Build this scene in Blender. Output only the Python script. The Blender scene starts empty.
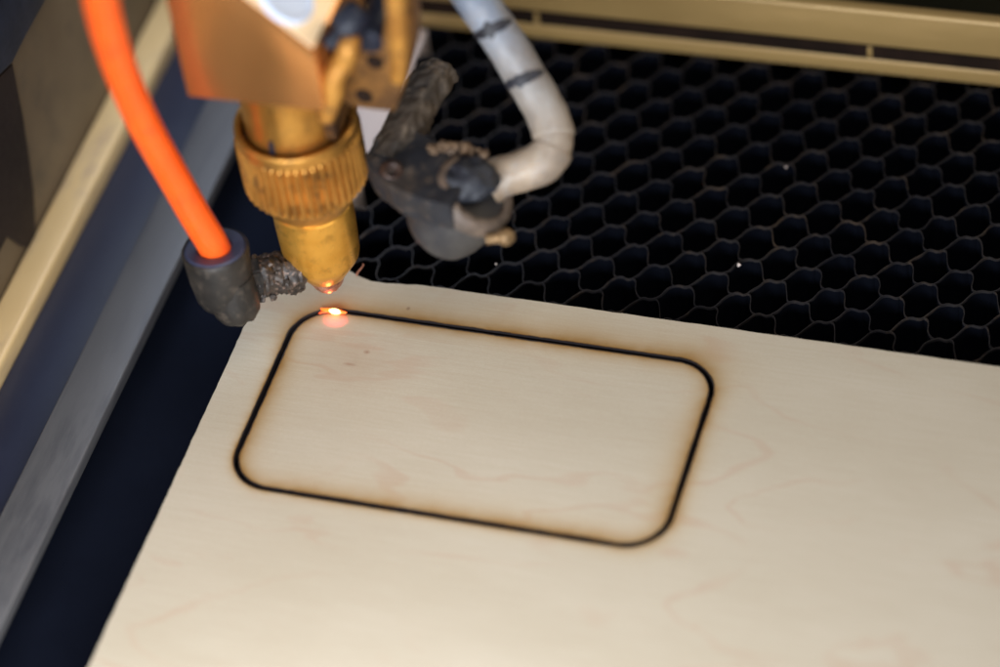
import bpy, bmesh, math, random
from mathutils import Vector, Matrix, noise
random.seed(7)
R_ = math.radians
scene = bpy.context.scene
col = scene.collection
MM = 0.001                       # the script is written in millimetres

# ------------------------------------------------------------------ camera
CAM_M = ((0.9549334, -0.1374458, 0.2630794), (0.2790057, 0.7180876, -0.6375783), (-0.1012816, 0.6822454, 0.7240740))
CAM_P = (202.00603, -394.13316, 447.67455)
FPX, CX, CY = 3300.0, 500.0, 333.5
cam_d = bpy.data.cameras.new('camera')
cam = bpy.data.objects.new('camera', cam_d); col.objects.link(cam)
cm = Matrix(CAM_M).to_4x4(); cm.translation = Vector(CAM_P) * MM
cam.matrix_world = cm
cam_d.sensor_width = 36.0
cam_d.lens = FPX / 1000 * 36
cam_d.clip_start = 0.02; cam_d.clip_end = 10
cam_d.dof.use_dof = True
cam_d.dof.focus_distance = 0.618
cam_d.dof.aperture_fstop = 5.7
cam_d.dof.aperture_blades = 0
scene.camera = cam

# ------------------------------------------------------------------ world and lamps
world = bpy.data.worlds.new('World'); scene.world = world; world.use_nodes = True
bg = world.node_tree.nodes['Background']
bg.inputs['Color'].default_value = (0.16, 0.25, 0.55, 1)
bg.inputs['Strength'].default_value = 0.10

def area(name, loc, target, size, power, color, size_y=None, spread=180):
    l = bpy.data.lights.new(name, 'AREA'); l.energy = power; l.color = color
    l.size = size * MM
    if size_y: l.shape = 'RECTANGLE'; l.size_y = size_y * MM
    l.spread = R_(spread)
    o = bpy.data.objects.new(name, l); col.objects.link(o)
    o.location = Vector(loc) * MM
    o.rotation_euler = (Vector(target) - Vector(loc)).to_track_quat('-Z', 'Y').to_euler()
    return o
area('key_light', (190, -130, 430), (20, -30, 0), 240, 0.82, (1.0, 0.925, 0.84))
area('front_light', (45, -235, 95), (45, -125, 0), 160, 1.15, (0.88, 0.93, 1.0), 62)
area('left_light', (-260, -160, 330), (0, 0, 30), 200, 0.36, (0.86, 0.92, 1.0))
area('rear_left_light', (-40, 108, 110), (-48, 66, -8), 90, 0.055, (0.72, 0.82, 1.0), None, 70)
area('rear_right_light', (215, 195, 170), (8, 0, 85), 260, 0.19, (1.0, 0.86, 0.66), None, 90)

scene.view_settings.view_transform = 'Standard'
scene.view_settings.look = 'None'
scene.view_settings.exposure = 0.0
scene.view_settings.gamma = 1.0

# ------------------------------------------------------------------ helpers
CR = Matrix(CAM_M)
def px(u, v, z=None, y=None, x=None):
    """photo pixel -> millimetre position on one chosen plane of the place"""
    d = CR @ Vector(((u - CX) / FPX, -(v - CY) / FPX, -1))
    p = Vector(CAM_P)
    if z is not None: t = (z - p.z) / d.z
    elif y is not None: t = (y - p.y) / d.y
    else: t = (x - p.x) / d.x
    return p + d * t

def tag(o, label=None, cat=None, group=None, kind=None):
    if label: o['label'] = label
    if cat: o['category'] = cat
    if group: o['group'] = group
    if kind: o['kind'] = kind
    return o

def empty(name, loc):
    o = bpy.data.objects.new(name, None); col.objects.link(o)
    o.location = Vector(loc) * MM; o.empty_display_size = 0.005
    o['_o'] = 0
    del o['_o']
    ORG[o.name] = Vector(loc)
    return o
ORG = {}

def build(name, bm, mat, parent=None, origin=None, smooth=True, angle=40, mat2=None):
    """links the bmesh (world millimetres) as one mesh object in metres"""
    if origin is None:
        origin = ORG[parent.name] if parent else Vector((0, 0, 0))
    origin = Vector(origin)
    bmesh.ops.recalc_face_normals(bm, faces=bm.faces)
    for v in bm.verts: v.co = (v.co - origin) * MM
    me = bpy.data.meshes.new(name); bm.to_mesh(me); bm.free()
    o = bpy.data.objects.new(name, me); col.objects.link(o)
    ORG[o.name] = origin
    me.materials.append(mat)
    if mat2: me.materials.append(mat2)
    if smooth:
        for p in me.polygons: p.use_smooth = True
        me.set_sharp_from_angle(angle=R_(angle))
    if parent:
        o.parent = parent
        o.location = (origin - ORG[parent.name]) * MM
    else:
        o.location = origin * MM
    return o

def frame(axis):
    a = Vector(axis).normalized()
    t = Vector((0, 0, 1)) if abs(a.z) < 0.9 else Vector((1, 0, 0))
    u = a.cross(t).normalized(); w = a.cross(u).normalized()
    return a, u, w

def lathe(bm, prof, base, axis=(0, 0, 1), seg=64, mod=None, cap0=True, cap1=True):
    """prof: (distance along axis, radius) rows"""
    a, u, w = frame(axis); base = Vector(base); rings = []
    for i, (t, r) in enumerate(prof):
        ring = []
        for k in range(seg):
            th = 2 * math.pi * k / seg
            rr = r * (mod(i, th) if mod else 1)
            ring.append(bm.verts.new(base + a * t + (u * math.cos(th) + w * math.sin(th)) * rr))
        rings.append(ring)
    for A, B in zip(rings, rings[1:]):
        for k in range(seg):
            bm.faces.new((A[k], A[(k + 1) % seg], B[(k + 1) % seg], B[k]))
    if cap0: bm.faces.new(rings[0])
    if cap1: bm.faces.new(rings[-1])
    return rings

def spline(pts, n=10):
    P = [Vector(p) for p in pts]; P = [2 * P[0] - P[1]] + P + [2 * P[-1] - P[-2]]; out = []
    for i in range(1, len(P) - 2):
        for k in range(n):
            t = k / n; p0, p1, p2, p3 = P[i - 1:i + 3]
            out.append(0.5 * ((2 * p1) + (p2 - p0) * t + (2 * p0 - 5 * p1 + 4 * p2 - p3) * t * t + (3 * p1 - p0 - 3 * p2 + p3) * t ** 3))
    out.append(P[-2]); return out

def sweep(bm, path, rad, seg=32, cap=True):
    """round tube along a path; rad a number or a function of 0..1"""
    rings = []; prev = None; n = len(path)
    for i, p in enumerate(path):
        d = (path[min(i + 1, n - 1)] - path[max(i - 1, 0)]).normalized()
        if prev is None: _, u, w = frame(d)
        else:
            u = (prev - d * prev.dot(d)).normalized(); w = d.cross(u)
        prev = u
        r = rad(i / (n - 1)) if callable(rad) else rad
        rings.append([bm.verts.new(p + (u * math.cos(2 * math.pi * k / seg) + w * math.sin(2 * math.pi * k / seg)) * r) for k in range(seg)])
    for A, B in zip(rings, rings[1:]):
        for k in range(seg): bm.faces.new((A[k], A[(k + 1) % seg], B[(k + 1) % seg], B[k]))
    if cap: bm.faces.new(rings[0]); bm.faces.new(rings[-1])
    return rings

def box(bm, lo, hi, bev=0.0, rot=None, piv=None):
    r = bmesh.ops.create_cube(bm, size=1.0); vs = r['verts']
    lo = Vector(lo); hi = Vector(hi)
    for v in vs: v.co = Vector([(lo[i] + hi[i]) / 2 + v.co[i] * (hi[i] - lo[i]) for i in range(3)])
    if bev:
        es = list({e for v in vs for e in v.link_edges})
        r2 = bmesh.ops.bevel(bm, geom=es, offset=bev, segments=3, affect='EDGES', profile=0.5)
        vs = list({v for f in r2['faces'] for v in f.verts} | {v for v in vs if v.is_valid})
    if rot is not None:
        piv = Vector(piv if piv is not None else (lo + hi) / 2)
        for v in vs: v.co = piv + rot @ (v.co - piv)
    return vs

def prism(bm, pts, ext, bev=0.0, holes=()):
    """closed polygon (3D points) extruded by the vector ext"""
    ext = Vector(ext)
    a = [bm.verts.new(Vector(p)) for p in pts]; b = [bm.verts.new(Vector(p) + ext) for p in pts]
    n = len(pts)
    fs = [bm.faces.new(a), bm.faces.new(list(reversed(b)))]
    for k in range(n): fs.append(bm.faces.new((a[k], b[k], b[(k + 1) % n], a[(k + 1) % n])))
    if bev:
        es = list({e for f in fs[:2] for e in f.edges})
        bmesh.ops.recalc_face_normals(bm, faces=fs)
        bmesh.ops.bevel(bm, geom=es, offset=bev, segments=2, affect='EDGES', profile=0.5)

def roughen(bm, amt, scale, seed=0.0, cuts=0):
    if cuts:
        bmesh.ops.triangulate(bm, faces=[f for f in bm.faces if len(f.verts) > 4])
        bmesh.ops.subdivide_edges(bm, edges=bm.edges[:], cuts=cuts, use_grid_fill=True)
    bm.normal_update()
    for v in bm.verts:
        q = v.co / scale + Vector((seed, seed * 1.7, -seed))
        v.co += v.normal * amt * (noise.noise(q) + 0.5 * noise.noise(q * 2.3) + 0.25 * noise.noise(q * 5.1))

# ------------------------------------------------------------------ material helpers
class NT:
    def __init__(self, name):
        self.m = bpy.data.materials.new(name); self.m.use_nodes = True
        self.t = self.m.node_tree; self.N = self.t.nodes; self.L = self.t.links
        self.b = self.N['Principled BSDF']
        self.co = self.N.new('ShaderNodeTexCoord').outputs['Object']
    def mm(self, scale=(1, 1, 1), off=(0, 0, 0)):
        """object position in millimetres, scaled"""
        mp = self.N.new('ShaderNodeMapping'); mp.inputs['Scale'].default_value = [1000 * s for s in scale]
        mp.inputs['Location'].default_value = off
        self.L.new(self.co, mp.inputs['Vector']); return mp.outputs['Vector']
    def noise(self, vec, scale, detail=4, rough=0.55, dist=0.0):
        n = self.N.new('ShaderNodeTexNoise'); n.inputs['Scale'].default_value = scale
        n.inputs['Detail'].default_value = detail; n.inputs['Roughness'].default_value = rough
        n.inputs['Distortion'].default_value = dist
        self.L.new(vec, n.inputs['Vector']); return n.outputs['Fac']
    def math(self, op, a, b=None, c=None, clamp=False):
        n = self.N.new('ShaderNodeMath'); n.operation = op; n.use_clamp = clamp
        for i, x in enumerate((a, b, c)):
            if x is None: continue
            if isinstance(x, (int, float)): n.inputs[i].default_value = x
            else: self.L.new(x, n.inputs[i])
        return n.outputs[0]
    def ramp(self, fac, stops, interp='LINEAR'):
        n = self.N.new('ShaderNodeValToRGB'); n.color_ramp.interpolation = interp
        e = n.color_ramp.elements
        while len(e) < len(stops): e.new(0.5)
        for k, (p, c) in enumerate(stops):
            e[k].position = p; e[k].color = (c, c, c, 1) if isinstance(c, (int, float)) else (*c, 1)
        self.L.new(fac, n.inputs['Fac']); return n.outputs['Color']
    def mix(self, fac, a, b, mode='MIX'):
        n = self.N.new('ShaderNodeMix'); n.data_type = 'RGBA'; n.blend_type = mode
        for sock, x in ((n.inputs[0], fac), (n.inputs[6], a), (n.inputs[7], b)):
            if isinstance(x, (int, float)): sock.default_value = x
            elif isinstance(x, tuple): sock.default_value = (*x, 1)
            else: self.L.new(x, sock)
        return n.outputs[2]
    def sep(self, vec):
        n = self.N.new('ShaderNodeSeparateXYZ'); self.L.new(vec, n.inputs[0]); return n.outputs
    def bump(self, h, strength=0.3, dist=0.1):
        n = self.N.new('ShaderNodeBump'); n.inputs['Strength'].default_value = strength
        n.inputs['Distance'].default_value = dist * MM
        self.L.new(h, n.inputs['Height']); self.L.new(n.outputs[0], self.b.inputs['Normal'])
    def set(self, **k):
        for n, x in k.items():
            s = self.b.inputs[n.replace('_', ' ')]
            if isinstance(x, (int, float)): s.default_value = x
            elif isinstance(x, tuple): s.default_value = x if s.type == 'VECTOR' else (*x, 1)
            else: self.L.new(x, s)
        return self.m

def mottled(name, c1, c2, scale=0.4, rough=0.5, metal=0.0, bump=0.2, bscale=2.0, stretch=(1, 1, 1), c3=None, rvar=0.15, spec=0.5, pos=(0.35, 0.7)):
    t = NT(name); v = t.mm(stretch)
    n = t.noise(v, scale, 5, 0.6)
    c = t.ramp(n, [(pos[0], c1), (pos[1], c2)])
    if c3:
        n2 = t.noise(t.mm(stretch, (7, 3, 1)), scale * 2.7, 6, 0.7)
        c = t.mix(t.ramp(n2, [(0.52, 0.0), (0.68, 1.0)]), c, c3)
    n3 = t.noise(v, bscale, 6, 0.65)
    t.bump(n3, bump, 0.15)
    r = t.math('MULTIPLY_ADD', n3, 2 * rvar, rough - rvar)
    return t.set(Base_Color=c, Roughness=r, Metallic=metal, Specular_IOR_Level=spec)

RECT_W, RECT_H, RECT_R = 81.85, 45.0, 8.0
RC = Vector((RECT_W / 2, -RECT_H / 2, 0))

def wood(name):
    t = NT(name)
    v = t.mm()                                   # millimetres from the middle of the cut outline
    x, y, z = t.sep(v)
    # fine grain along x
    g1 = t.noise(t.mm((0.05, 1.1, 1)), 1.6, 6, 0.65)
    g2 = t.noise(t.mm((0.22, 2.6, 2)), 2.2, 4, 0.7)
    m = t.noise(t.mm((0.4, 1, 1)), 0.035, 3, 0.5)
    base = t.ramp(m, [(0.3, (0.43, 0.377, 0.286)), (0.7, (0.495, 0.442, 0.35))])
    base = t.mix(t.ramp(g1, [(0.35, 0.38), (0.72, 0.0)]), base, (0.37, 0.30, 0.21))
    base = t.mix(t.ramp(g2, [(0.5, 0.0), (0.75, 0.22)]), base, (0.57, 0.52, 0.44))
    g3 = t.noise(t.mm((0.7, 1.6, 1)), 2.6, 3, 0.7)
    base = t.mix(t.ramp(g3, [(0.35, 0.22), (0.6, 0.0)]), base, (0.34, 0.27, 0.20))
    # faint reddish growth figure: narrow contour lines of a slow noise
    c = t.noise(t.mm((0.35, 1, 1), (11, 4, 0)), 0.045, 3, 0.45, 0.6)
    s = t.math('SINE', t.math('MULTIPLY', c, 42.0))
    ring = t.ramp(s, [(0.80, 0.0), (0.97, 0.30)])
    fade = t.ramp(t.noise(t.mm(), 0.03, 2), [(0.42, 0.0), (0.6, 1.0)])
    base = t.mix(t.math('MULTIPLY', ring, fade), base, (0.40, 0.255, 0.175))
    # distance to the cut outline (rounded rectangle)
    qx = t.math('ADD', t.math('ABSOLUTE', x), -(RECT_W / 2 - RECT_R))
    qy = t.math('ADD', t.math('ABSOLUTE', y), -(RECT_H / 2 - RECT_R))
    qxp = t.math('MAXIMUM', qx, 0.0); qyp = t.math('MAXIMUM', qy, 0.0)
    ln = t.math('SQRT', t.math('ADD', t.math('MULTIPLY', qxp, qxp), t.math('MULTIPLY', qyp, qyp)))
    ins = t.math('MINIMUM', t.math('MAXIMUM', qx, qy), 0.0)
    sd = t.math('ADD', t.math('ADD', ln, ins), -RECT_R)
    ad = t.math('ABSOLUTE', sd)
    wob = t.noise(t.mm((1, 1, 1)), 0.35, 4)
    adw = t.math('SUBTRACT', ad, t.math('MULTIPLY', t.math('ADD', wob, -0.5), 0.8))
    out = t.math('GREATER_THAN', sd, 0.0)
    up_ = t.ramp(t.math('MULTIPLY_ADD', y, 1 / 60.0, 0.5), [(0.62, 0.0), (0.9, 1.0)])
    right = t.ramp(t.math('MULTIPLY_ADD', x, 1 / 100.0, 0.5), [(0.75, 0.0), (0.92, 1.0)])
    # smoke stain width: wide above the top cut and beyond the right corner
    wide = t.math('MAXIMUM', up_, t.math('MULTIPLY', right, 0.7))
    low = t.math('SUBTRACT', 1.0, up_)
    wout = t.math('MULTIPLY_ADD', t.math('MAXIMUM', up_, t.math('MULTIPLY', right, 0.25)), 1.5, 0.42)
    win = t.math('MULTIPLY_ADD', low, 0.55, 0.75)
    w = t.math('ADD', t.math('MULTIPLY', out, wout), t.math('MULTIPLY', t.math('SUBTRACT', 1.0, out), win))
    patch = t.ramp(t.noise(t.mm((1, 1, 1), (3, 9, 0)), 0.09, 3), [(0.32, 0.6), (0.62, 1.0)])
    st = t.math('POWER', 2.718, t.math('MULTIPLY', t.math('DIVIDE', t.math('MAXIMUM', t.math('ADD', adw, -0.45), 0.0), w), -1.0))
    st = t.math('MULTIPLY', st, patch)
    base = t.mix(t.math('MULTIPLY', t.math('POWER', st, 0.6), 1.0, clamp=True), base, (0.36, 0.205, 0.045))
    base = t.mix(t.math('MULTIPLY', t.math('POWER', st, 1.2), 0.9, clamp=True), base, (0.15, 0.065, 0.014))
    ch = t.ramp(adw, [(0.0, 1.0), (0.9, 0.0)])
    ch2 = t.math('SUBTRACT', 1.0, t.math('MULTIPLY', t.math('MAXIMUM', t.math('ADD', t.math('ADD', ad, t.math('MULTIPLY', t.math('ADD', wob, -0.5), 0.55)), -0.46), 0.0), 3.0), clamp=True)
    ch2 = t.math('MAXIMUM', ch2, 0.0)
    base = t.mix(ch2, base, (0.012, 0.009, 0.010))
    # small brown specks and one broad faint stain
    def spot(cx, cy, rx, ry, soft, strength, colr):
        nonlocal base
        dx = t.math('MULTIPLY', t.math('ADD', x, -(cx - RC.x)), 1 / rx); dy = t.math('MULTIPLY', t.math('ADD', y, -(cy - RC.y)), 1 / ry)
        d = t.math('SQRT', t.math('ADD', t.math('MULTIPLY', dx, dx), t.math('MULTIPLY', dy, dy)))
        d = t.math('ADD', d, t.math('MULTIPLY', t.math('ADD', wob, -0.5), 0.6))
        k = t.ramp(d, [(0.0, strength), (soft, 0.0)])
        base = t.mix(k, base, colr)
    spot(15.97, -9.24, 0.9, 0.7, 0.9, 0.8, (0.20, 0.08, 0.04))
    spot(13.6, -12.8, 1.7, 0.55, 0.9, 0.75, (0.22, 0.09, 0.05))
    spot(20.3, 3.0, 0.6, 0.7, 0.9, 0.8, (0.15, 0.07, 0.04))
    spot(92.0, -60.0, 0.9, 1.0, 0.9, 0.35, (0.4, 0.25, 0.15))
    spot(15, -12, 14.0, 10.0, 1.0, 0.38, (0.32, 0.22, 0.15))
    spot(52, 5.2, 60.0, 4.5, 1.0, 0.05, (0.29, 0.21, 0.125))
    # soot towards the back left edge of the sheet
    spot(-6, 8, 18.0, 13.0, 1.0, 0.5, (0.26, 0.20, 0.145))
    t.bump(t.math('ADD', g1, g2), 0.25, 0.08)
    return t.set(Base_Color=base, Roughness=0.62, Specular_IOR_Level=0.25)

M = {}
M['wood'] = wood('birch_plywood')
M['brass'] = mottled('worn_brass', (0.46, 0.20, 0.035), (0.66, 0.34, 0.075), 0.10, 0.30, 0.85, 0.06, 1.2, c3=(0.34, 0.17, 0.045), rvar=0.08)
M['brass_dirty'] = mottled('sooty_brass', (0.05, 0.022, 0.010), (0.36, 0.165, 0.04), 0.09, 0.5, 0.5, 0.3, 1.0, c3=(0.05, 0.025, 0.015), rvar=0.12)
M['lug'] = mottled('stained_brass', (0.40, 0.17, 0.03), (0.66, 0.32, 0.06), 0.2, 0.5, 0.5, 0.3, 1.0, c3=(0.22, 0.10, 0.03), rvar=0.1)
M['knurl'] = mottled('knurled_brass', (0.44, 0.20, 0.036), (0.76, 0.39, 0.09), 0.10, 0.36, 0.8, 0.08, 1.5, c3=(0.17, 0.09, 0.035), rvar=0.08)
M['copper'] = mottled('burnt_copper', (0.45, 0.17, 0.10), (0.80, 0.42, 0.30), 0.5, 0.32, 0.8, 0.35, 2.0, c3=(0.15, 0.06, 0.03))
M['block'] = mottled('anodised_brown', (0.58, 0.25, 0.075), (0.64, 0.285, 0.09), 0.08, 0.25, 0.80, 0.02, 3.0, rvar=0.03)
M['block_top'] = mottled('bright_machined_face', (0.90, 0.68, 0.42), (0.94, 0.75, 0.50), 0.08, 0.55, 0.5, 0.03, 3.0, rvar=0.05)
M['mirror'] = mottled('pale_mirror_glass', (0.62, 0.74, 0.95), (0.70, 0.80, 0.98), 0.08, 0.5, 0.0, 0.0, 3.0, rvar=0.02)
M['black_plastic'] = mottled('black_plastic', (0.006, 0.008, 0.016), (0.015, 0.019, 0.034), 0.2, 0.45, 0.0, 0.15, 1.0, rvar=0.1, spec=0.35)
M['ring'] = mottled('blue_grey_plastic', (0.022, 0.028, 0.06), (0.042, 0.05, 0.09), 0.3, 0.42, 0.0, 0.1, 1.0)
M['fitting'] = mottled('dusty_black_fitting', (0.010, 0.009, 0.008), (0.032, 0.026, 0.021), 0.14, 0.5, 0.0, 0.25, 0.8, c3=(0.062, 0.048, 0.036))
M['thread'] = mottled('charred_thread', (0.010, 0.009, 0.009), (0.06, 0.042, 0.030), 0.4, 0.5, 0.2, 0.9, 1.2, c3=(0.24, 0.16, 0.12), rvar=0.2)
M['hose'] = mottled('orange_hose', (0.95, 0.105, 0.010), (1.0, 0.135, 0.014), 0.06, 0.33, 0.0, 0.08, 0.5, c3=(0.80, 0.085, 0.012), rvar=0.10)
M['hose'].node_tree.nodes['Principled BSDF'].inputs['Subsurface Weight'].default_value = 0.3
M['hose'].node_tree.nodes['Principled BSDF'].inputs['Subsurface Radius'].default_value = (0.003, 0.001, 0.0003)
M['sleeve'] = mottled('pale_sleeve', (0.36, 0.32, 0.29), (0.48, 0.45, 0.43), 0.10, 0.45, 0.0, 0.25, 0.5, c3=(0.36, 0.26, 0.18))
M['sleeve'].node_tree.nodes['Principled BSDF'].inputs['Subsurface Weight'].default_value = 0.4
M['sleeve'].node_tree.nodes['Principled BSDF'].inputs['Subsurface Radius'].default_value = (0.003, 0.002, 0.0015)
def _sleeve():
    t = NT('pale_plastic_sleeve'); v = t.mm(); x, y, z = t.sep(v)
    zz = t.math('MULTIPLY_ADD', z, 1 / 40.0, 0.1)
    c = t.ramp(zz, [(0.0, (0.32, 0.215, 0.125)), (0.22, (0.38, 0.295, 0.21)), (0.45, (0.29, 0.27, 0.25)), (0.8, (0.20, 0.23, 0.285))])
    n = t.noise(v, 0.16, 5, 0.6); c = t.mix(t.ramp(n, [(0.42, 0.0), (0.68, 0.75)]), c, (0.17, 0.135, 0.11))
    n2 = t.noise(t.mm((1, 1, .3)), 0.35, 4, 0.6); c = t.mix(t.ramp(n2, [(0.55, 0.0), (0.8, 0.5)]), c, (0.40, 0.39, 0.38))
    t.bump(t.noise(v, .5, 4), .25, .15)
    return t.set(Base_Color=c, Roughness=0.5, Subsurface_Weight=0.4, Subsurface_Radius=(0.003, 0.002, 0.0015), Coat_Weight=0.0)
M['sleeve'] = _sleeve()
M['mark'] = mottled('black_mark', (0.01, 0.01, 0.014), (0.03, 0.03, 0.04), 0.4, 0.5)
M['charred'] = mottled('charred_bracket', (0.008, 0.009, 0.013), (0.036, 0.029, 0.024), 0.10, 0.6, 0.0, 0.5, 0.7, c3=(0.070, 0.052, 0.038), pos=(0.42, 0.72))
M['housing'] = mottled('dusty_grey_housing', (0.022, 0.022, 0.026), (0.058, 0.053, 0.048), 0.15, 0.55, 0.1, 0.3, 0.9)
M['housing_rim'] = mottled('brown_dust_rim', (0.07, 0.050, 0.037), (0.15, 0.105, 0.075), 0.3, 0.6, 0.0, 0.4, 1.2)
M['comb'] = mottled('dull_aluminium_web', (0.012, 0.011, 0.014), (0.028, 0.024, 0.023), 0.05, 0.5, 0.3, 0.3, 1.5, c3=(0.07, 0.048, 0.032), rvar=0.15)
M['soot_shade_wall'] = mottled('soot_shaded_web', (0.0010, 0.0015, 0.0035), (0.0018, 0.0025, 0.005), 0.1, 0.9, 0.0, 0.1, 0.5, spec=0.05)  # sooty foil below the lip, with the cells' shade put into its colour
M['tray'] = mottled('blackened_tray', (0.003, 0.005, 0.012), (0.005, 0.008, 0.018), 0.03, 0.9, 0.0, 0.2, 0.5, spec=0.1)
M['pit'] = mottled('dark_navy_floor', (0.0030, 0.0042, 0.009), (0.0048, 0.0066, 0.0135), 0.03, 0.85, 0.0, 0.2, 0.5, spec=0.06)
M['band'] = mottled('navy_side_strip', (0.008, 0.010, 0.024), (0.013, 0.017, 0.036), 0.02, 0.45, 0.0, 0.1, 0.5)  # even dark navy for the strip beside the ledge
M['ledge'] = mottled('grey_steel_ledge', (0.072, 0.071, 0.074), (0.108, 0.106, 0.108), 0.05, 0.45, 0.1, 0.2, 1.0, (1, 0.15, 1), c3=(0.06, 0.06, 0.065))
M['pale'] = mottled('pale_bed_edge', (0.58, 0.48, 0.43), (0.66, 0.55, 0.50), 0.05, 0.5, 0.0, 0.05, 1.0, rvar=0.05)
M['trim'] = mottled('tan_trim', (0.52, 0.35, 0.155), (0.63, 0.45, 0.22), 0.04, 0.4, 0.1, 0.2, 1.0, (1, 0.3, 1), c3=(0.40, 0.28, 0.16))
M['rail'] = mottled('brass_coloured_rail', (0.32, 0.205, 0.075), (0.40, 0.265, 0.10), 0.04, 0.42, 0.2, 0.15, 1.0, (0.3, 1, 1), c3=(0.40, 0.26, 0.10))
M['slot'] = mottled('rail_slot', (0.010, 0.006, 0.004), (0.022, 0.012, 0.008), 0.1, 0.9, spec=0.1)
M['wall'] = mottled('brown_side_wall', (0.085, 0.058, 0.032), (0.14, 0.098, 0.055), 0.025, 0.45, 0.0, 0.1, 1.0, spec=0.3, c3=(0.075, 0.055, 0.035), rvar=0.08)
M['backwall'] = mottled('dark_olive_wall', (0.020, 0.020, 0.010), (0.035, 0.032, 0.015), 0.02, 0.6)

def emit(name, c, s):
    m = bpy.data.materials.new(name); m.use_nodes = True; n = m.node_tree.nodes; b = n['Principled BSDF']
    b.inputs['Base Color'].default_value = (*c, 1); b.inputs['Emission Color'].default_value = (*c, 1); b.inputs['Emission Strength'].default_value = s
    return m

# ------------------------------------------------------------------ setting: the machine's tray and ledges
bm = bmesh.new(); box(bm, (-160, -190, -22), (240, 150, -18))
tag(build('tray_floor', bm, M['pit'], origin=(0, 0, -22), smooth=False), kind='structure')
bm = bmesh.new(); box(bm, (-54, -190, -9), (-40, 100, -7), 0.3)
tag(build('navy_side_floor', bm, M['band'], origin=(-47, 0, -9)), kind='structure')
bm = bmesh.new(); box(bm, (-39.7, -190, -6), (-29.6, 100, -3), 0.35)
tag(build('steel_ledge', bm, M['ledge'], origin=(-35, 0, -6)), 'mottled grey steel ledge strip running between the navy band and the black gap', 'ledge')
bm = bmesh.new(); box(bm, (-9.0, -150, -18), (-0.9, 83, -3.02), 0.3)
tag(build('bed_edge', bm, M['pale'], origin=(-5, 0, -18)), 'pale bed edge strip under the plywood corner, seen behind the brass nozzle', 'bed edge')

# side trim and wall
bm = bmesh.new(); box(bm, (-61, -190, -9), (-54.1, 120, -3), 0.9)
tag(build('side_trim', bm, M['trim'], origin=(-57.5, 0, -9)), 'long tan trim bar along the foot of the brown side wall, crossed by the orange hose', 'trim bar')
t = empty('side_wall', (-63, 0, -9)); tag(t, 'brown side wall panel at upper left behind the orange hose', 'wall')
bm = bmesh.new(); box(bm, (-66, -190, -9), (-61.2, 120, 120))
build('panel', bm, M['wall'], t, smooth=False)
def onwall(pts, xx, th, name, mat):
    bm = bmesh.new(); prism(bm, [px(u, v, x=xx) for u, v in pts], (-th, 0, 0), 0.25)
    return build(name, bm, mat, t)
onwall([(60, -40), (46, 0), (28, 32), (13, 62), (-5, 80), (-40, 110), (-60, -40)], -60.0, 1.2, 'black_plate', M['black_plastic'])  # flat black polygon on the wall
onwall([(13, 64), (24, 120), (34, 190), (37, 250), (22, 246), (8, 236), (-5, 262), (-50, 330), (-50, 115), (-5, 82)], -60.6, 0.6, 'shade_plate',
       mottled('shade_plate', (0.018, 0.012, 0.010), (0.028, 0.019, 0.015), 0.05, 0.7, 0.0, 0.1, 0.6, spec=0.15))  # thin dark sheet added to draw the shaded region of the wall

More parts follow.
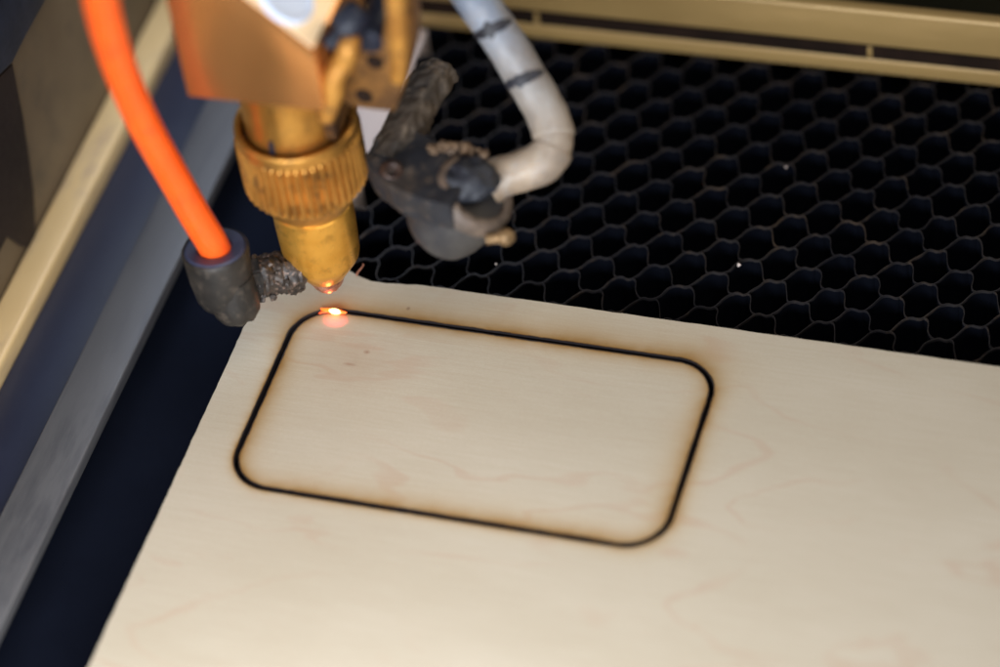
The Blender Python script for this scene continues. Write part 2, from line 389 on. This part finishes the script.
# ------------------------------------------------------------------ honeycomb bed
PXc, PYc = 5.62, 8.99
def honeycomb():
    """wavy foil strips: smooth chains rising to the right, joined by S-shaped cross walls"""
    bm = bmesh.new(); A = Vector((74.6, 30.36, 0))
    def q2(a, c, b, n):   # quadratic curve
        return [a * (1 - t) ** 2 + c * 2 * t * (1 - t) + b * t * t for t in (k / n for k in range(n + 1))]
    def q3(a, b, c, d, n):
        return [a * (1 - t) ** 3 + b * 3 * t * (1 - t) ** 2 + c * 3 * t * t * (1 - t) + d * t ** 3 for t in (k / n for k in range(n + 1))]
    def jit(p):
        q = Vector((p.x, p.y, 0)); return p + Vector((noise.noise(q * .33), noise.noise(q * .33 + Vector((31, 0, 0))), 0)) * 0.42
    def ribbon(pts, w):
        pts = [jit(p) for p in pts]; n = len(pts); rows = []
        for i, p in enumerate(pts):
            d = (pts[min(i + 1, n - 1)] - pts[max(i - 1, 0)]).normalized(); nn = Vector((-d.y, d.x, 0)) * w / 2
            z = -3.06 + 0.05 * noise.noise(p * 0.4); zl = z - 0.55 - 0.25 * noise.noise(p * 0.5 + Vector((5, 5, 5)))
            lean = Vector((noise.noise(p * .25 + Vector((0, 9, 0))), noise.noise(p * .25 + Vector((0, 0, 9))), 0)) * .5
            rows.append([bm.verts.new((*(p + nn).xy, z)), bm.verts.new((*(p - nn).xy, z)), bm.verts.new((*(p + nn + lean * .05).xy, zl)), bm.verts.new((*(p - nn + lean * .05).xy, zl)), bm.verts.new((*(p + nn + lean).xy, -13)), bm.verts.new((*(p - nn + lean).xy, -13))])
        for a, b in zip(rows, rows[1:]):
            bm.faces.new((a[0], a[1], b[1], b[0]))
            bm.faces.new((a[0], b[0], b[2], a[2])); bm.faces.new((a[1], a[3], b[3], b[1]))
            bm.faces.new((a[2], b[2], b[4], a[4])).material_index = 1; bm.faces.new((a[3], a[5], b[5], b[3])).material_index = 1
    a = PYc / 2; kk = (PXc * PXc + a * a) / 2; hx = (kk - a * a) / PXc; hx0 = kk / PXc
    V = lambda x, y: Vector((x, y, 0))
    T1, T2, L_, N_ = V(hx, a), V(-hx, a), V(-hx0, 0), V(hx + hx0 - hx, a + a)
    m0 = (L_ + T2) / 2; m1 = (T2 + T1) / 2; m2 = m0 + V(PXc, a)
    T2 = T2 + V(-.42, .62); T1 = T1 + V(.42, -.62)
    cT2 = m0 * .25 + T2 * .5 + m1 * .25; cT1 = m1 * .25 + T1 * .5 + m2 * .25
    for i in range(-14, 27):
        for j in range(-20, 9):
            c = A + Vector((i * PXc, j * PYc + (PYc / 2 if i % 2 else 0), 0))
            if not (0.5 < c.x < 215 and -135 < c.y < 93): continue
            w = 0.215 + 0.08 * noise.noise(c * .6)
            ribbon([c + p for p in q2(m0, T2, m1, 6)], w); ribbon([c + p for p in q2(m1, T1, m2, 6)], w)
            e = cT2 + V(PXc, -a)
            ribbon([c + p for p in q3(cT1, cT1 + V(2.0, -.15), e - V(1.9, -.15), e, 9)], w * .7)
    return bm
hb = build('honeycomb_bed', honeycomb(), M['comb'], origin=(100, -20, -13), smooth=True, angle=35, mat2=M['soot_shade_wall'])
tag(hb, 'dark honeycomb cutting bed of thin wavy metal cells under the plywood', 'cutting bed')
bm = bmesh.new(); box(bm, (-0.6, -150, -17.9), (230, 82.5, -15), 0)
tag(build('bed_tray', bm, M['tray'], origin=(100, -20, -18), smooth=False), 'blackened tray below the honeycomb cells', 'tray')
# tiny bright crumbs on the web
def crumb(u, v, r):
    bm = bmesh.new(); p = px(u, v, z=-2.9); bmesh.ops.create_icosphere(bm, subdivisions=2, radius=r * .8, matrix=Matrix.Translation(p)); roughen(bm, r * .4, .3, u)
    return build('dust_crumb', bm, M['pale'], origin=p)
tag(crumb(739, 265, 0.42), 'bright white crumb on the honeycomb web in the middle of the bed', 'crumb')
tag(crumb(786, 167, 0.28), 'tiny pale crumb on the honeycomb further back, near the rear rail', 'crumb')
tag(crumb(496, 264, 0.24), 'tiny pale crumb on the honeycomb just below the pointer screw', 'crumb')

# ------------------------------------------------------------------ rear rail
t = empty('rear_rail', (60, 87, -13)); tag(t, 'brass coloured rear rail with a dark slot, behind the honeycomb bed', 'rail')
rr = Matrix.Rotation(R_(1.15), 3, 'Z'); pv = Vector((0, 83.6, 0))
def rbox(name, lo, hi, mat, bev=0.4):
    bm = bmesh.new(); box(bm, lo, hi, bev, rr, pv); return build(name, bm, mat, t)
rbox('lower_lip', (-14, 83.6, -2.95), (230, 86.6, 0.9), M['rail'], 0.5)
rbox('slot_channel', (-14, 83.75, 0.92), (230, 86.6, 4.28), M['slot'], 0)
rbox('face_bar', (-14, 83.7, 4.3), (230, 86.6, 13.6), M['rail'], 0.7)
for u in (537, 870):
    q = px(u, 20 if u < 600 else 53, y=84 if u < 600 else 85.6)
    bm = bmesh.new(); box(bm, (q.x - .45, q.y - 0.2, 1.3), (q.x + .45, q.y + 1.6, 4.1), 0.1); build('slot_pin', bm, M['rail'], t)
bm = bmesh.new(); box(bm, (-160, 120, -18), (260, 124, 110))
tag(build('back_wall', bm, M['backwall'], origin=(40, 122, -18), smooth=False), 'dark olive back wall of the machine above the rear rail', 'wall')

# ------------------------------------------------------------------ plywood sheet with the cut opening, and the cut piece
def rrect(inset, n=14):
    w, h, r = RECT_W / 2 - inset, RECT_H / 2 - inset, RECT_R - inset; out = []
    for sx, sy, a0 in ((1, 1, 0), (-1, 1, 90), (-1, -1, 180), (1, -1, 270)):
        for k in range(n + 1):
            a = R_(a0 + 90 * k / n); out.append(Vector((RC.x + sx * (w - r) + r * math.cos(a), RC.y + sy * (h - r) + r * math.sin(a), 0)))
    # extra points along the straight edges
    res = []
    for i, p in enumerate(out):
        q = out[(i + 1) % len(out)]; res.append(p); L = (q - p).length; m = int(L // 2.5)
        for k in range(1, m): res.append(p.lerp(q, k / m))
    return res
def wav(p, s=0.05): return p + Vector((noise.noise(p * 0.8), noise.noise(p * 0.8 + Vector((9, 0, 0))), 0)) * s
hole = [wav(p, 0.10) for p in rrect(-0.38)]
piece = [wav(p, 0.10) for p in rrect(0.38)]
def edgeline(a, b, step=1.2, s=0.12):
    a = Vector((*a, 0)); b = Vector((*b, 0)); m = max(1, int((b - a).length / step)); return [wav(a.lerp(b, k / m), s) for k in range(m)]
outline = edgeline((-9.3, -125), (-9.32, 9.2)) + edgeline((-9.32, 9.2), (2, 11.2)) + edgeline((2, 11.2), (5.4, 10.8)) + edgeline((5.4, 10.8), (8.1, 9.5), .7) + edgeline((8.1, 9.5), (11, 8.6), .7) + edgeline((11, 8.6), (14, 8.6)) + edgeline((14, 8.6), (21, 9.4)) + edgeline((21, 9.4), (200, 9.3), 2, .10) + edgeline((200, 9.3), (200, -125), 4) + edgeline((200, -125), (-9.3, -125), 4)
def slab(outer, holes, z0, z1):
    bm = bmesh.new(); edges = []
    for loop in [outer] + holes:
        vs = [bm.verts.new((p.x, p.y, z1)) for p in loop]
        for k in range(len(vs)): edges.append(bm.edges.new((vs[k], vs[(k + 1) % len(vs)])))
    bmesh.ops.triangle_fill(bm, use_beauty=True, use_dissolve=False, edges=edges)
    if holes:   # drop triangles that fell inside the hole
        hl = holes[0]
        def inside(p):
            c = False; n = len(hl)
            for i in range(n):
                a, b = hl[i], hl[i - 1]
                if (a.y > p.y) != (b.y > p.y) and p.x < (b.x - a.x) * (p.y - a.y) / (b.y - a.y) + a.x: c = not c
            return c
        bmesh.ops.delete(bm, geom=[f for f in bm.faces if inside(f.calc_center_median())], context='FACES_ONLY')
    top = bm.faces[:]
    r = bmesh.ops.extrude_face_region(bm, geom=top)
    for v in [g for g in r['geom'] if isinstance(g, bmesh.types.BMVert)]: v.co.z = z0
    return bm
ps = build('plywood_sheet', slab(outline, [hole], -3, 0), M['wood'], origin=RC, smooth=False)
tag(ps, 'large pale birch plywood sheet with a scorched rounded rectangular opening, on the cutting bed', 'plywood sheet')
pp = build('cut_panel', slab(piece, [], -3, -0.05), M['wood'], origin=RC, smooth=False)
tag(pp, 'rounded rectangular plywood panel cut free inside the black scorched outline', 'plywood panel')

# stray copper-coloured splinter at the sheet's back edge
bm = bmesh.new()
sp = [px(356.5, 275.5, z=0.2), px(358, 272, z=1.0), px(361, 268.5, z=1.9), px(363.5, 265.0, z=2.7), px(362.5, 263.8, z=3.0)]
sweep(bm, spline(sp, 4), lambda t: 0.20 - 0.08 * t, 8)
tag(build('curled_sliver', bm, M['copper'], origin=sp[0]), 'tiny curled copper-red sliver standing at the back edge of the plywood beside the nozzle tip', 'sliver')

# ------------------------------------------------------------------ laser head
AX, AY = 6.7, -1.0
head = empty('laser_cutter_head', (AX, AY, 7.5)); tag(head, 'brass laser cutter nozzle with knurled collar and copper tip above the plywood', 'laser cutter')  # the cutting head only, not the whole machine
# nozzle
bm = bmesh.new()
lathe(bm, [(34, 6.6), (30.5, 6.8), (30, 7.4), (27, 7.5), (22, 7.4), (17.2, 7.2), (16.2, 6.95), (11.6, 4.1), (11.3, 3.8)], (AX, AY, 0), seg=96)
noz = build('nozzle', bm, mottled('nozzle_brass', (0.74, 0.345, 0.045), (0.96, 0.52, 0.10), 0.10, 0.30, 0.75, 0.06, 1.2, c3=(0.50, 0.24, 0.04), rvar=0.10), head)
bm = bmesh.new()
lathe(bm, [(11.5, 3.7), (10.6, 3.6), (9.2, 3.0), (8.1, 2.4), (7.3, 1.4), (7.35, 0.5), (8.4, 0.45)], (AX, AY, 0), seg=48)
roughen(bm, 0.12, 0.8, 2)
build('nozzle_tip', bm, M['copper'], head)
# knurled collar
def knurl(i, th):
    return 1 + (0.045 * max(-1, min(1, 1.3 * math.sin(46 * th))) if kn[i] else 0)
prof = [(50.0, 9.7), (50.6, 9.9), (51.0, 10.4), (51.0, 10.9), (50.6, 11.2), (49.0, 11.3), (48.4, 11.2), (48.0, 11.0), (37.2, 11.0), (36.4, 10.8), (35.8, 10.5), (33.0, 9.0), (31.8, 8.3), (31.2, 7.6), (31.2, 6.4)]
kn = [0, 0, 0, 0, 0, 0, 0, 1, 1, 1, 0, 0, 0, 0, 0]
bm = bmesh.new(); lathe([bm][0], [(47, 9.7)] + prof, (AX, AY, 0), seg=46 * 10, mod=lambda i, th: knurl(max(i - 1, 0), th) if i else 1, cap0=False, cap1=False)
collar = build('knurled_collar', bm, M['knurl'], head, angle=30)
bm = bmesh.new(); lathe(bm, [(46.5, 7), (46.6, 9.72), (47.6, 9.75), (47.6, 9.0)], (AX, AY, 0), seg=64, cap0=False, cap1=False); build('inner_ring', bm, M['brass_dirty'], collar)
# lens tube with a slot
bm = bmesh.new(); lathe(bm, [(44, 9.1), (49.5, 9.15), (50, 9.05), (58, 9.1), (66, 9.1)], (AX, AY, 0), seg=96)
tube = build('lens_tube', bm, M['brass'], head)
p = px(271, 152, z=51.5)
dirv = Vector((p.x - AX, p.y - AY, 0)).normalized(); c = Vector((AX, AY, 51.2)) + dirv * 8.9
bm = bmesh.new(); box(bm, c - Vector((.45, .6, 2.3)), c + Vector((.45, .6, 2.3)), 0.15, Matrix.Rotation(math.atan2(dirv.y, dirv.x) + math.pi / 2, 3, 'Z'))
build('slot', bm, M['black_plastic'], tube)
# mirror block: front face in the plane y=-12, 45 degree face towards the upper right
bm = bmesh.new()
prism(bm, [(-7.5, -12, 63.9), (17.2, -12, 64.4), (18.2, -12, 65.4), (18.2, -12, 78.3), (-7.5, -12, 102.5)], (0, 24, 0), 0.35)
block = build('mirror_block', bm, M['block'], head)
d45 = Vector((-25.7, 0, 24.2)).normalized(); n45 = Vector((24.2, 0, 25.7)).normalized()
bm = bmesh.new()
s0 = Vector((17.7, -11.6, 78.75))
prism(bm, [s0, s0 + d45 * 34, s0 + d45 * 34 + n45 * .5, s0 + n45 * .5], (0, 23.2, 0), 0.12)
build('slanted_face', bm, M['block_top'], head)
mc = px(286, -4, x=8.0)
k = (mc - s0).dot(n45); mc = mc - n45 * (k - .9)
# mirror on the slanted face
for it in range(3):
    d = CR @ Vector(((286 - CX) / FPX, -(-5 - CY) / FPX, -1)); t0 = (s0 + n45 * .9 - Vector(CAM_P)).dot(n45) / d.dot(n45); mc = Vector(CAM_P) + d * t0
bm = bmesh.new(); lathe(bm, [(-.5, 5.6), (0.2, 5.6), (0.5, 5.3), (0.45, 4.9), (0.2, 4.7)], mc, n45, 64); build('mirror', bm, M['mirror'], head)
# thumb screw on the lower right corner of the slanted face
a0 = px(327, 46, y=-8.5); a1 = px(362, 8, y=-3)
ax = (a1 - a0)
bm = bmesh.new(); L = ax.length
lathe(bm, [(0, 0.8), (0.1, 1.5), (1.8, 1.6), (1.9, 1.3), (3.4, 1.3), (3.5, 2.4), (3.9, 2.7), (L - 1.2, 2.8), (L - .3, 2.5), (L, 1.8)], a0, ax, 48, mod=lambda i, th: 1 + (0.03 * math.sin(16 * th) if i in (6, 7) else 0))
build('thumb_screw', bm, M['black_plastic'], head)
# clamp bracket right of the block: brass plate with two holes, two rounded lugs
yb = -4.0
def on(pts, yy): return [px(u, v, y=yy) for u, v in pts]
bm = bmesh.new()
prism(bm, on([(328, 118), (338, 96), (350, 107), (372, 110), (395, 112), (400, 96), (405, 80), (411, 58), (413, 40), (411, 15), (409, -12), (386, -12), (386, 12), (383, 36), (372, 46), (356, 52), (345, 62)], yb), (0, 5, 0), 0.4)
plate = build('clamp_bracket', bm, M['brass_dirty'], head)
for (u, v, r) in ((375, 62, 1.3), (364, 96, 1.25)):
    c = px(u, v, y=yb - .05); bm = bmesh.new(); lathe(bm, [(0.0, 0.1), (-0.05, r * 1.0), (-.12, r * 1.2), (0.1, r * 1.3)], c, (0, 1, 0), 32, cap1=False); build('screw_hole', bm, M['slot'], plate)
bm = bmesh.new(); sweep(bm, spline([px(326, 118, y=-10), px(333, 96, y=-10), px(334, 78, y=-9.5), px(343, 62, y=-8.5), px(349, 46, y=-8), px(352, 38, y=-6)], 6), lambda t: 1.5 + .5 * math.sin(t * 3.1), 20)
build('clamp_lug', bm, M['lug'], head)
bm = bmesh.new(); sweep(bm, spline([px(396, -15, y=-7), px(397, 12, y=-7), px(399, 40, y=-6.5), px(400, 62, y=-5.5), px(398, 78, y=-4.5)], 6), lambda t: 1.9 - .5 * t, 20)
build('clamp_lug', bm, M['lug'], head)
bm = bmesh.new(); lathe(bm, [(0, 2.2), (0.5, 2.7), (9, 2.7)], px(368, 44, y=-4.5), (0, 1, 0.1), 32); build('clamp_socket', bm, M['black_plastic'], head)
# dark plate added to stand for the shading on the tube's right side
bm = bmesh.new(); box(bm, (13.8, -6, 51.5), (16.4, 6, 66), 0.6); build('tube_shade_plate', bm, M['brass_dirty'], head)

# ------------------------------------------------------------------ left: orange hose in an elbow fitting
el = Vector((-8.0, -13.9, 28.0))
fit = empty('elbow_fitting', (el.x, el.y, 8)); tag(fit, 'dusty black elbow fitting with a blue-grey ring holding the orange hose beside the nozzle', 'hose fitting')
axv = Vector((-0.04, 0.10, 1)).normalized()
bm = bmesh.new()
lathe(bm, [(-12.6, 4.0), (-12.0, 4.8), (-10.6, 5.3), (-7, 5.8), (-1.2, 6.15), (-.3, 6.1), (-0.02, 6.0), (0.02, 5.8), (-0.5, 5.7)], el, axv, 64)
roughen(bm, 0.10, 3.0, 1)
build('elbow_body', bm, M['fitting'], fit)
bm = bmesh.new(); lathe(bm, [(-0.6, 5.75), (-.02, 5.75), (0.3, 5.4), (0.3, 4.2), (0.1, 3.3), (-0.4, 3.1)], el, axv, 64, cap0=False); build('release_ring', bm, M['ring'], fit)
bm = bmesh.new(); lathe(bm, [(-15.8, 2.4), (-15.2, 3.6), (-13.8, 4.3), (-11, 4.6), (-6, 4.2)], el + Vector((1.9, -.4, 0)), axv, 48); roughen(bm, .35, 2.2, 11); build('elbow_foot', bm, M['fitting'], fit)
# threaded stem towards the nozzle
q0 = el + Vector((1.0, 1.4, -10.2)); q1 = Vector((2.6, -6.0, 15.8))
sd = (q1 - q0); Ls = sd.length
bm = bmesh.new(); lathe(bm, [(0, 3.9), (5.2, 4.0), (5.6, 3.7)], q0, sd, 6); bmesh.ops.bevel(bm, geom=bm.edges[:], offset=.35, segments=2, affect='EDGES'); roughen(bm, .1, 1.5, 5)
build('hex_nut', bm, M['fitting'], fit)
bm = bmesh.new(); prof = [(5.0, 2.6)]; z = 5.2
while z < Ls + 1.0: prof += [(z, 3.9), (z + .45, 3.72)]; z += .9
prof.append((Ls + 1.2, 2.5)); lathe(bm, prof, q0, sd, 48); roughen(bm, .8, 2.2, 3)
build('threaded_stem', bm, M['thread'], fit)
# crumbs of burnt dust around the stem
bm = bmesh.new()
for k in range(60):
    f = random.uniform(.35, 1.08); th = random.uniform(0, 6.28); a, u_, w_ = frame(sd)
    c = q0 + sd * f + (u_ * math.cos(th) + w_ * math.sin(th)) * random.uniform(3.0, 4.2)
    bmesh.ops.create_icosphere(bm, subdivisions=1, radius=random.uniform(.25, .8), matrix=Matrix.Translation(c))
roughen(bm, .35, .5, 8)
build('burnt_crust', bm, M['thread'], fit)
hp = [el + Vector((0.15, -0.2, -6)), el + Vector((-.1, 0.0, 0)), Vector((-10.1, -14.3, 36)), Vector((-12.0, -14.9, 45)), Vector((-13.9, -18.2, 63)), Vector((-13.0, -23.2, 82)), Vector((-10.3, -28.2, 100)), Vector((-5.5, -33.5, 118)), Vector((1, -38, 134)), Vector((9, -42, 150))]
bm = bmesh.new(); sweep(bm, spline(hp, 10), 2.95, 40)
tag(build('air_hose', bm, M['hose'], origin=el), 'bright orange round air hose curving down into the elbow fitting', 'hose')

# ------------------------------------------------------------------ right: laser pointer with its pale sleeve
ptr = empty('laser_pointer', px(460, 230, z=32)); tag(ptr, 'sooty grey laser pointer housing on a charred bracket, right of the collar', 'laser pointer')
rc = px(477, 192, z=40)
target = px(336, 320, z=0)
da = (target - rc).normalized()
bm = bmesh.new()
lathe(bm, [(0.6, 6.2), (0.2, 6.8), (0.6, 7.3), (1.6, 7.6), (6, 7.8), (10.5, 7.7), (12.6, 7.2), (13.8, 6.0), (14.2, 4.0), (14.2, 1.2)], rc, da, 72); roughen(bm, .12, 3, 4)
house = build('housing', bm, M['housing'], ptr)
bm = bmesh.new(); lathe(bm, [(1.4, 5.6), (-.4, 5.7), (-.7, 6.2), (-.6, 7.1), (0.1, 7.65), (2.4, 7.85), (2.6, 7.5)], rc, da, 72, cap0=False, cap1=False); roughen(bm, .15, 1.6, 6)
build('rear_rim', bm, M['housing_rim'], ptr)
bm = bmesh.new(); bmesh.ops.create_icosphere(bm, subdivisions=4, radius=5.6, matrix=Matrix.Translation(px(468, 180, z=42)) @ Matrix.Diagonal((1.0, .9, .62, 1))); roughen(bm, 1.1, 2.6, 2)
build('soot_plug', bm, mottled('soot', (0.006, 0.008, 0.014), (0.018, 0.020, 0.028), .3, .6, 0, .6, 1.0), ptr)
bm = bmesh.new()
for k in range(26):
    f = random.random(); c = px(428 + 60 * f + random.uniform(-3, 3), 150 + 8 * math.sin(f * 3) * -1 + f * 12 + random.uniform(-3, 3), z=44.5)
    bmesh.ops.create_icosphere(bm, subdivisions=2, radius=random.uniform(.4, 1.1), matrix=Matrix.Translation(c))
roughen(bm, .4, .8, 5)
build('dust_crust', bm, mottled('brown_crust', (0.06, 0.036, 0.02), (0.20, 0.125, 0.07), .4, .7, 0, .6, 1.0), ptr)
# brass set screw
s0_ = px(497, 238, z=36); s1_ = px(513, 236, z=36); sv = (s1_ - s0_)
bm = bmesh.new(); lathe(bm, [(-2, .9), (0.2, .9), (0.5, 1.2), (1.2, 1.55), (1.9, 1.55), (2.5, 1.2), (3.1, .8), (3.2, .3)], s0_, sv, 32); build('set_screw', bm, mottled('dull_brass', (0.14, 0.085, 0.035), (0.34, 0.21, 0.10), .3, .5, .5, .3, 1.2), ptr)
# charred bracket
bm = bmesh.new()
prism(bm, [px(u, v, z=44) for u, v in ((365, 156), (374, 143), (386, 131), (400, 122), (420, 132), (446, 148), (462, 150), (470, 175), (450, 205), (425, 200), (405, 192), (388, 184), (372, 168))], (0, 0, -6))
bmesh.ops.triangulate(bm, faces=bm.faces[:])
bmesh.ops.subdivide_edges(bm, edges=bm.edges[:], cuts=4, use_grid_fill=True)
roughen(bm, .45, 4.0, 1.3)
br = build('bracket', bm, M['charred'], ptr, angle=60)
bm = bmesh.new(); a, u_, w_ = frame((0.35, -.5, .8)); lathe(bm, [(-2.0, .8), (0.25, .85), (0.6, 1.3), (0.2, 1.9), (-.6, 2.2)], px(392, 171, z=44.4), (0.3, -.5, .8), 24); build('bracket_screw', bm, mottled('rust_screw', (0.03, 0.015, 0.01), (0.06, 0.033, 0.023), .5, .5, .3, .4, 1.2), br)
# charred, ragged arm
bm = bmesh.new()
arm = spline([px(386, 166, z=41), px(404, 132, z=42.5), px(418, 104, z=43), px(432, 82, z=43.5), px(440, 70, z=43.5)], 16)
an = len(arm); rings = []; _, au, aw = frame(arm[-1] - arm[0])
for i_, p_ in enumerate(arm):
    ring = []; f = i_ / (an - 1)
    for k in range(56):
        th = 2 * math.pi * k / 56; d_ = au * math.cos(th) + aw * math.sin(th)
        sq = 1 / max(abs(math.cos(th + .4)), abs(math.sin(th + .4))) ** .55          # roughly square bar
        rag = 1.0 + .10 * noise.noise(Vector((math.cos(th) * 2.2 + math.sin(th), f * 1.2, 4))) + .03 * noise.noise(Vector((math.cos(th) * 5, math.sin(th) * 5, f * 6)))
        slip = (arm[-1] - arm[0]).normalized() * (1.8 * noise.noise(Vector((math.cos(th) * 1.1, math.sin(th) * 1.1, 7))) * f ** 3)
        ring.append(bm.verts.new(p_ + d_ * (3.25 - .1 * f) * sq * rag + slip))
    rings.append(ring)
for A_, B_ in zip(rings, rings[1:]):
    for k in range(56): bm.faces.new((A_[k], A_[(k + 1) % 56], B_[(k + 1) % 56], B_[k]))
cv = bm.verts.new(arm[-1] + (arm[0] - arm[-1]).normalized() * 2.0)
for k in range(56): bm.faces.new((rings[-1][k], rings[-1][(k + 1) % 56], cv))
bm.faces.new(rings[0])
roughen(bm, .45, 2.2, 21)
build('bracket_arm', bm, mottled('scorched_arm', (0.016, 0.014, 0.013), (0.080, 0.056, 0.036), .10, .65, 0, .3, .5, (1, .8, 1), c3=(0.13, 0.095, 0.065), pos=(0.36, 0.66)), ptr, angle=50)
# red aiming beam of the pointer
sl = bpy.data.lights.new('pointer_beam', 'SPOT'); sl.energy = 0.36; sl.color = (1, 0.03, 0.07); sl.spot_size = R_(6.5); sl.spot_blend = 0.9; sl.shadow_soft_size = 0.0004
so = bpy.data.objects.new('pointer_beam', sl); col.objects.link(so)
so.location = (rc + da * 15.5) * MM; so.rotation_euler = da.to_track_quat('-Z', 'Y').to_euler()

# pale sleeve
sp_pts = [px(488, 186, z=38), px(503, 177, z=39), px(522, 171, z=40.3), px(541, 163, z=41.5), px(553, 149, z=43), px(552, 128, z=45), px(541, 103, z=48), px(521, 69, z=53), px(500, 35, z=59), px(476, 0, z=65), px(450, -35, z=72), px(425, -70, z=80)]
path = spline(sp_pts, 12)
def srad(t):
    k = 0.10 * noise.noise(Vector((t * 9, 0, 0)))
    return 3.75 + k - (0.35 if 0.36 < t < 0.42 else 0)
bm = bmesh.new(); sweep(bm, path, srad, 40); roughen(bm, .22, 5, 9)
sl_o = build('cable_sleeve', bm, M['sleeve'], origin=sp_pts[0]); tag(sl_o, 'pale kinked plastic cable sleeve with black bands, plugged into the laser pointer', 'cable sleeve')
def band(u, v, ww):
    best = min(range(len(path)), key=lambda i: ((path[i] - px(u, v, z=path[i].z)).length))
    bm = bmesh.new(); lathe_pts = path[best - 1:best + 2]
    d = (lathe_pts[2] - lathe_pts[0]).normalized() + Vector((0.12, 0.18, 0))
    a, u_, w_ = frame(d); c = path[best]
    n = 40; rings = []
    cam_dir = (Vector(CAM_P) - c).normalized()
    th0 = math.atan2(cam_dir.dot(w_), cam_dir.dot(u_)) - .35
    for k in range(n + 1):
        th = th0 + (k / n - .5) * 2.6; e = math.sin(math.pi * k / n)
        rad = u_ * math.cos(th) + w_ * math.sin(th); hw = ww * (.35 + .65 * e) * (1 + .9 * noise.noise(Vector((th * 3, u, 0))))
        rings.append([bm.verts.new(c + rad * 3.93 - a * hw), bm.verts.new(c + rad * 4.06), bm.verts.new(c + rad * 3.93 + a * hw), bm.verts.new(c + rad * 3.5)])
    for A, B in zip(rings, rings[1:]):
        for k in range(4): bm.faces.new((A[k], A[(k + 1) % 4], B[(k + 1) % 4], B[k]))
    bm.faces.new(rings[0]); bm.faces.new(rings[-1])
    build('black_band', bm, M['mark'], sl_o)
band(492, 28, 1.15); band(526, 78, 1.1)

# ------------------------------------------------------------------ spark where the beam burns through
spk = empty('spark', px(334, 312, z=0)); tag(spk, 'small bright orange-white spark on the cut line right under the nozzle tip', 'spark')
c0 = px(334, 312, z=.35)
def flame(name, du, rx, ry, rz, mat, seed):
    bm = bmesh.new(); c = c0 + Vector(du); bmesh.ops.create_icosphere(bm, subdivisions=3, radius=1)
    for v in bm.verts:
        v.co = Vector((v.co.x * rx * (1 + .25 * noise.noise(v.co * 2 + Vector((seed, 0, 0)))), v.co.y * ry, v.co.z * rz)) + c
    return build(name, bm, mat, spk)
flame('core', (0.2, 0, 0.2), 1.15, .5, .6, emit('spark_core', (1.0, 0.60, 0.22), 5), 1)
flame('flame', (-.2, .25, 0.0), 2.5, .5, .35, emit('spark_flame', (1.0, 0.15, 0.015), 1.5), 4)
bm = bmesh.new()
em = [wav(p, 0.1) for p in rrect(0.0, 30)]; em = sorted([p for p in em if (p - Vector((c0.x, c0.y, 0))).length < 3.4], key=lambda p: p.x)
sweep(bm, spline([Vector((p.x, p.y + .05, -0.25)) for p in em], 6), lambda t: .12 + .42 * math.sin(math.pi * t), 12)
build('ember', bm, emit('ember_glow', (1.0, 0.09, 0.01), 1.1), spk)
pl = bpy.data.lights.new('spark_glow', 'POINT'); pl.energy = 0.0003; pl.color = (1, 0.30, 0.08); pl.shadow_soft_size = 0.0006
po = bpy.data.objects.new('spark_glow', pl); col.objects.link(po); po.location = (c0 + Vector((0, -.1, 1.9))) * MM
